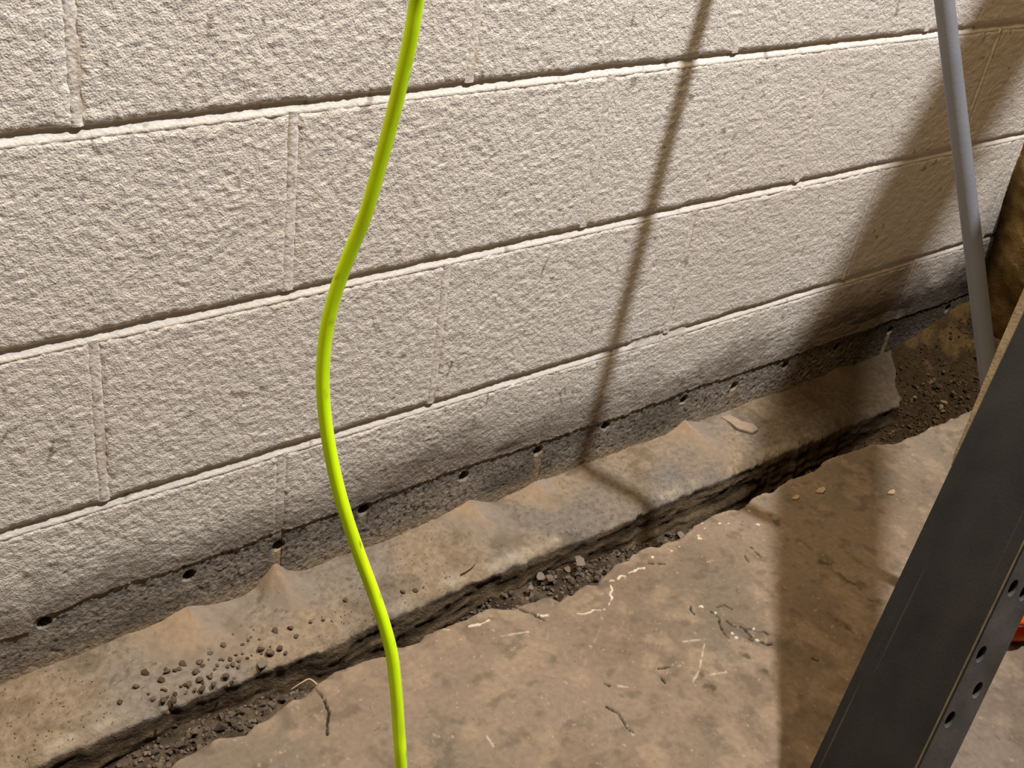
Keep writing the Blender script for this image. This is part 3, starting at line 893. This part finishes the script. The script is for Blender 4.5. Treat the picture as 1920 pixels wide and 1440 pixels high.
def plate(name, pts, z_func, thick, mat, jitter=0.0):
    """thin broken chip with its own outline and thickness"""
    n = len(pts)
    c = np.mean(np.array(pts), 0)
    zc = float(z_func(c[0], c[1]))
    topv = [(p[0] - c[0], p[1] - c[1], thick) for p in pts]
    mid = [((p[0] - c[0]) * 1.03, (p[1] - c[1]) * 1.03, thick * 0.45) for p in pts]
    botv = [((p[0] - c[0]) * 0.97, (p[1] - c[1]) * 0.97, -0.001) for p in pts]
    bm = bmesh.new()
    rings = [[bm.verts.new(v) for v in ring] for ring in (topv, mid, botv)]
    bm.faces.new(rings[0])
    for a_, b_ in ((0, 1), (1, 2)):
        for k in range(n):
            bm.faces.new((rings[a_][k], rings[b_][k], rings[b_][(k + 1) % n], rings[a_][(k + 1) % n]))
    bm.faces.new(rings[2][::-1])
    bmesh.ops.recalc_face_normals(bm, faces=bm.faces)
    me = bpy.data.meshes.new(name)
    bm.to_mesh(me)
    bm.free()
    me.materials.append(mat)
    return obj(name, me, None, (c[0], c[1], zc))


lz = lambda x, y: ledge_z(np.array(x), np.array(y))
o = plate('concrete_chip', CHIP, lz, 0.0055, material('pale_chip', base=C(146, 130, 112), rough=0.95, spec=0.08, bumps=[(400, 0.001)], tint=0.12, tint_scale=150))
tag(o, 'flat pale concrete chip lying on the ledge, right of the tan dust heap', 'concrete chip')
M_FLAKE = material('pale_flake', base=C(172, 150, 124), rough=0.9, spec=0.1, tint=0.1, tint_scale=150)
for (fx_, fy_, fs_, lab) in ((0.9065, -0.2620, 0.010, 'pale concrete flake on the shaded slab, nearest the trench edge'),
                             (0.8600, -0.2555, 0.0075, 'small tan flake on the shaded slab close to the broken edge'),
                             (1.0000, -0.3150, 0.008, 'pale flake on the slab at the edge of the lit patch')):
    pts = [(fx_ + fs_ * math.cos(a_) * (1.3 if k % 2 else 0.8), fy_ + fs_ * 0.45 * math.sin(a_) * (1.1 if k % 3 else 0.7)) for k, a_ in enumerate(np.linspace(0, 6.28, 8)[:-1])]
    o = plate('concrete_flake', pts, lambda x, y: 0.0004, 0.0022, M_FLAKE)
    tag(o, lab, 'concrete flake')


# ------------------------------------------------------------------ tubes
def catmull(pts, per=8):
    P = np.array(pts, float)
    P = np.concatenate([[2 * P[0] - P[1]], P, [2 * P[-1] - P[-2]]])
    out = []
    for i in range(1, len(P) - 2):
        for t in np.linspace(0, 1, per, endpoint=False):
            a, b, c, d = P[i - 1], P[i], P[i + 1], P[i + 2]
            out.append(0.5 * (2 * b + (c - a) * t + (2 * a - 5 * b + 4 * c - d) * t * t + (3 * b - a - 3 * c + d) * t ** 3))
    out.append(P[-2])
    return np.array(out)


def tube(name, path, rad, mat, sides=20, colf=None, caps=True):
    path = np.asarray(path, float)
    n = len(path)
    T = np.gradient(path, axis=0)
    T /= np.linalg.norm(T, axis=1)[:, None]
    ref = np.array([0.31, -0.93, 0.2]) if abs(T[0] @ np.array([0.31, -0.93, 0.2])) < 0.9 else np.array([1.0, 0, 0])
    N_ = ref - T[0] * (ref @ T[0])
    N_ /= np.linalg.norm(N_)
    rings = []
    rad = np.broadcast_to(np.asarray(rad, float), (n,))
    ang = np.linspace(0, 2 * math.pi, sides, endpoint=False)
    for i in range(n):
        N_ = N_ - T[i] * (N_ @ T[i])
        N_ /= np.linalg.norm(N_)
        B_ = np.cross(T[i], N_)
        rings.append(path[i] + rad[i] * (np.cos(ang)[:, None] * N_ + np.sin(ang)[:, None] * B_))
    V = np.concatenate(rings)
    i = np.arange(n * sides).reshape(n, sides)
    j = np.roll(i, -1, 1)
    F = np.stack([i[:-1], j[:-1], j[1:], i[1:]], -1).reshape(-1, 4)
    if caps:
        V = np.concatenate([V, path[:1], path[-1:]])
        c0, c1 = len(V) - 2, len(V) - 1
        k = np.arange(sides)
        F = np.concatenate([F, np.stack([np.roll(i[0], -1), i[0], np.full(sides, c0), np.full(sides, c0)], -1)[:, :4],
                            np.stack([i[-1], np.roll(i[-1], -1), np.full(sides, c1), np.full(sides, c1)], -1)[:, :4]]) if False else F
    colr = None
    if colf is not None:
        A2, I2 = np.meshgrid(ang, np.arange(n))
        colr = colf(I2.ravel(), A2.ravel(), V[:n * sides])
        if caps:
            colr = np.concatenate([colr, colr[:1], colr[-1:]])
    me = raw_mesh(name, V, F, colr, mat)
    if caps:
        bm = bmesh.new()
        bm.from_mesh(me)
        bm.verts.ensure_lookup_table()
        for ring, cen, fl_ in ((i[0], c0, True), (i[-1], c1, False)):
            for k in range(sides):
                a_, b_ = int(ring[k]), int(ring[(k + 1) % sides])
                vs = (bm.verts[b_], bm.verts[a_], bm.verts[cen]) if fl_ else (bm.verts[a_], bm.verts[b_], bm.verts[cen])
                bm.faces.new(vs)
        bm.to_mesh(me)
        bm.free()
    return me


# neon cord: hangs from above the frame, ends in a slack run on the slab
top_ext = [(0.060, -0.415, 1.55), (0.050, -0.422, 1.25), (0.038, -0.431, 1.05), (0.032, -0.4355, 0.93), (0.0292, -0.4385, 0.86), (0.0275, -0.4400, 0.82), (0.0262, -0.4411, 0.798)]
low_ext = [(-0.021, -0.580, 0.27), (-0.035, -0.610, 0.17), (-0.060, -0.650, 0.07), (-0.10, -0.72, 0.014), (-0.16, -0.82, 0.0045), (-0.28, -0.93, 0.0045), (-0.42, -0.96, 0.0045)]
cp = catmull(top_ext + CORD + low_ext, 7)
cum = np.concatenate([[0], np.cumsum(np.linalg.norm(np.diff(cp, axis=0), axis=1))])


def cord_col(i, a, V):
    s_ = cum[i]
    base = np.broadcast_to(C(212, 255, 20), (len(i), 3))
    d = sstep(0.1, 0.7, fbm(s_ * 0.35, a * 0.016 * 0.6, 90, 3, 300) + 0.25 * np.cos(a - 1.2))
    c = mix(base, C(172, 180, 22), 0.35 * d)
    c = mix(c, C(60, 52, 22), 0.85 * sstep(0.60, 0.75, fbm(s_, a * 0.004, 160, 2, 303)))
    return c


cord = obj('extension_cord', tube('extension_cord', cp, 0.0039, M_CORD, 20, cord_col))
tag(cord, 'neon yellow green extension cord hanging in a loose wave in front of the wall', 'cord')

# grey conduit leaning on the wall
p0 = np.array([0.898, -0.586, 0.0])
p1 = np.array([0.7755, -0.0115, 1.1530])
dv = (p1 - p0) / np.linalg.norm(p1 - p0)
LP = float(np.linalg.norm(p1 - p0))
pole = empty('grip_pole', tuple(p0))
# local frame: z along the shaft, x across the grip
gx = np.cross(dv, np.array([-0.67, -0.74, 0.0]))
gx /= np.linalg.norm(gx)
gy = np.cross(dv, gx)
pole.matrix_world = Matrix(((gx[0], gy[0], dv[0], p0[0]), (gx[1], gy[1], dv[1], p0[1]), (gx[2], gy[2], dv[2], p0[2]), (0, 0, 0, 1)))
G0 = 0.020                                                     # the grip bar rests on the slab
zz = np.linspace(0.082, LP, 40)
obj('shaft', tube('shaft', np.stack([zz * 0, zz * 0, zz], -1), 0.0103, M_POLE, 28), pole)
zz = np.array([0.070, 0.0705, 0.086, 0.0865])
obj('collar', tube('collar', np.stack([zz * 0, zz * 0, zz], -1), np.array([0.0120, 0.0135, 0.0135, 0.0118]), M_STEEL, 24), pole)
grip_path = catmull([(0, 0, 0.074), (-0.012, 0, 0.062), (-0.026, 0, 0.046), (-0.034, 0, 0.030), (-0.030, 0, G0 - 0.002), (-0.014, 0, G0 - 0.007), (0, 0, G0 - 0.008),
                     (0.014, 0, G0 - 0.007), (0.030, 0, G0 - 0.002), (0.034, 0, 0.030), (0.026, 0, 0.046), (0.012, 0, 0.062), (0, 0, 0.074)], 6)
tag(obj('grip', tube('grip', grip_path, 0.0088, M_ORANGE, 16), pole), 'orange plastic loop grip standing on the slab')
zz = np.linspace(0.040, 0.072, 8)
obj('grip_socket', tube('grip_socket', np.stack([zz * 0, zz * 0, zz], -1), np.linspace(0.030, 0.0150, 8), M_ORANGE, 20), pole)
tag(pole, 'grey pole with an orange plastic foot leaning against the block wall at right', 'pole')

# ------------------------------------------------------------------ dark steel channel
wv = np.array([-0.191, -0.937, 0.292])
nv = np.array([-0.858, 0.304, 0.414])
ax = np.array([0.477, 0.171, 0.862])
ax /= np.linalg.norm(ax)
wv = wv - ax * (wv @ ax)
wv /= np.linalg.norm(wv)
dp = -(nv - ax * (nv @ ax) - wv * (nv @ wv))
dp /= np.linalg.norm(dp)                              # into the channel, away from the web
base = np.array([0.422, -0.609, 0.0])
Xa, Ya = dp, wv
if np.cross(Xa, Ya) @ ax < 0:
    Xa, Ya = wv, dp
swap = Xa is wv
beam = empty('steel_beam', tuple(base))
beam.matrix_world = Matrix(((Xa[0], Ya[0], ax[0], base[0]), (Xa[1], Ya[1], ax[1], base[1]), (Xa[2], Ya[2], ax[2], base[2]), (0, 0, 0, 1)))
WB, FB, TH, LEN = 0.1016, 0.0465, 0.0055, 2.35


def loc(d, w, s):
    """depth, width, along -> local coordinates; the foot is cut level with the floor"""
    return (w, d, s) if swap else (d, w, s)


def foot(d, w):
    return -(d * dp[2] + w * wv[2]) / ax[2] + 0.0006


def beam_box(name, d0, d1, w0, w1, mat, s0=None, s1=LEN, bev=0.0):
    bm = bmesh.new()
    vs = {}
    for i_, d in enumerate((d0, d1)):
        for j_, w in enumerate((w0, w1)):
            for k_ in (0, 1):
                s_ = (foot(d, w) if s0 is None else s0) if k_ == 0 else s1
                vs[i_, j_, k_] = bm.verts.new(loc(d, w, s_))
    for q_ in (((0, 0, 0), (0, 1, 0), (0, 1, 1), (0, 0, 1)), ((1, 0, 0), (1, 0, 1), (1, 1, 1), (1, 1, 0)),
               ((0, 0, 0), (0, 0, 1), (1, 0, 1), (1, 0, 0)), ((0, 1, 0), (1, 1, 0), (1, 1, 1), (0, 1, 1)),
               ((0, 0, 0), (1, 0, 0), (1, 1, 0), (0, 1, 0)), ((0, 0, 1), (0, 1, 1), (1, 1, 1), (1, 0, 1))):
        bm.faces.new([vs[k_] for k_ in q_])
    bmesh.ops.recalc_face_normals(bm, faces=bm.faces)
    if bev:
        bmesh.ops.bevel(bm, geom=bm.edges[:], offset=bev, segments=2, affect='EDGES')
    me = bpy.data.meshes.new(name)
    bm.to_mesh(me)
    bm.free()
    me.materials.append(mat)
    return obj(name, me, beam)


beam_box('web', 0, TH, 0.0, WB - 0.0006, M_STEEL, bev=0.0008)
beam_box('flange', TH, FB, 0.0, TH, M_STEEL, bev=0.0006)
beam_box('back_plate', FB - TH, FB - 0.0002, TH, WB - TH, M_STEEL)
# punched flange towards the viewer
bm = bmesh.new()


def flange_pt(d, s_):
    return bm.verts.new(loc(d, WB, s_))


def loop_edges(vs):
    return [bm.edges.new((vs[k_], vs[(k_ + 1) % len(vs)])) for k_ in range(len(vs))]


edges = loop_edges([flange_pt(TH, foot(TH, WB)), flange_pt(FB, foot(FB, WB)), flange_pt(FB, LEN), flange_pt(TH, LEN)])
spots = []
s_ = 0.1906 - 2 * 0.0652
while s_ < LEN - 0.05:
    if s_ > 0.08:
        spots.append((0.0145, s_))
    s_ += 0.0652
s_ = 0.2231
while s_ < LEN - 0.05:
    spots.append((0.0325, s_))
    s_ += 0.0975
for d, s_ in spots:
    edges += loop_edges([flange_pt(d + 0.0054 * math.cos(a_), s_ + 0.0084 * math.sin(a_)) for a_ in np.linspace(0, 2 * math.pi, 16, endpoint=False)])
bmesh.ops.triangle_fill(bm, use_beauty=True, use_dissolve=False, edges=edges)
# drop the faces that fill the holes
kill = []
for f_ in bm.faces:
    c_ = f_.calc_center_median()
    d_, sc_ = (c_.y if swap else c_.x), c_.z
    if any(((d_ - d) / 0.0053) ** 2 + ((sc_ - s_) / 0.0083) ** 2 < 0.9 for d, s_ in spots):
        kill.append(f_)
bmesh.ops.delete(bm, geom=kill, context='FACES')
ext = bmesh.ops.extrude_face_region(bm, geom=bm.faces[:])
off = Vector(loc(0, -TH, 0))
bmesh.ops.translate(bm, verts=[v_ for v_ in ext['geom'] if isinstance(v_, bmesh.types.BMVert)], vec=off)
bmesh.ops.recalc_face_normals(bm, faces=bm.faces)
me = bpy.data.meshes.new('punched_flange')
bm.to_mesh(me)
bm.free()
me.materials.append(M_FLANGE)
tag(obj('punched_flange', me, beam), 'narrow side of the beam with two rows of slotted holes')
# worn corner between web and punched flange
worn = [np.array(loc(0.0012, WB - 0.0012, s_)) for s_ in np.linspace(0.02, LEN, 60)]
tag(obj('worn_edge', tube('worn_edge', worn, 0.0011, M_WORN, 10), beam), 'tan worn corner line')
# tan wooden strip wedged behind the upper edge
bm = bmesh.new()
prof = []
for s_, w in ((0.398, -0.001), (0.409, -0.0040), (0.428, -0.0046), (0.471, -0.0072), (0.517, -0.0100), (0.60, -0.0125), (0.9, -0.019), (1.4, -0.022)):
    prof.append([bm.verts.new(loc(0.0012, 0.003, s_)), bm.verts.new(loc(0.0012, w, s_)), bm.verts.new(loc(0.012, w, s_)), bm.verts.new(loc(0.012, -0.0004, s_))])
for a_, b_ in zip(prof[:-1], prof[1:]):
    for k_ in range(4):
        bm.faces.new((a_[k_], a_[(k_ + 1) % 4], b_[(k_ + 1) % 4], b_[k_]))
bm.faces.new(prof[0][::-1])
bm.faces.new(prof[-1])
bmesh.ops.recalc_face_normals(bm, faces=bm.faces)
me = bpy.data.meshes.new('edge_strip')
bm.to_mesh(me)
bm.free()
me.materials.append(M_TAN)
tag(obj('edge_strip', me, beam), 'thin tan strip showing along the upper edge')
tag(beam, 'dark steel beam with slotted holes slanting across the lower right corner', 'steel beam')

# ------------------------------------------------------------------ twig and root
tw = catmull([(x, y, float(lz(x, y)) + 0.0016) for x, y in TWIG], 6)
o = obj('twig', tube('twig', tw - tw[0], np.linspace(0.0008, 0.0005, len(tw)), M_TWIG, 8), None, tuple(tw[0]))
tag(o, 'short dark curved twig lying on the ledge right of the green cord', 'twig')
rt = catmull([(ROOT[0][0], ROOT[0][1] , -0.012), (ROOT[1][0], ROOT[1][1], -0.006), (ROOT[2][0], ROOT[2][1], -0.004), (ROOT[3][0], ROOT[3][1] - 0.006, -0.004)], 6)
o = obj('root', tube('root', rt - rt[0], np.linspace(0.0006, 0.0012, len(rt)), M_ROOT, 8), None, tuple(rt[0]))
tag(o, 'thin pale root sticking out of the broken slab edge above the trench', 'root')
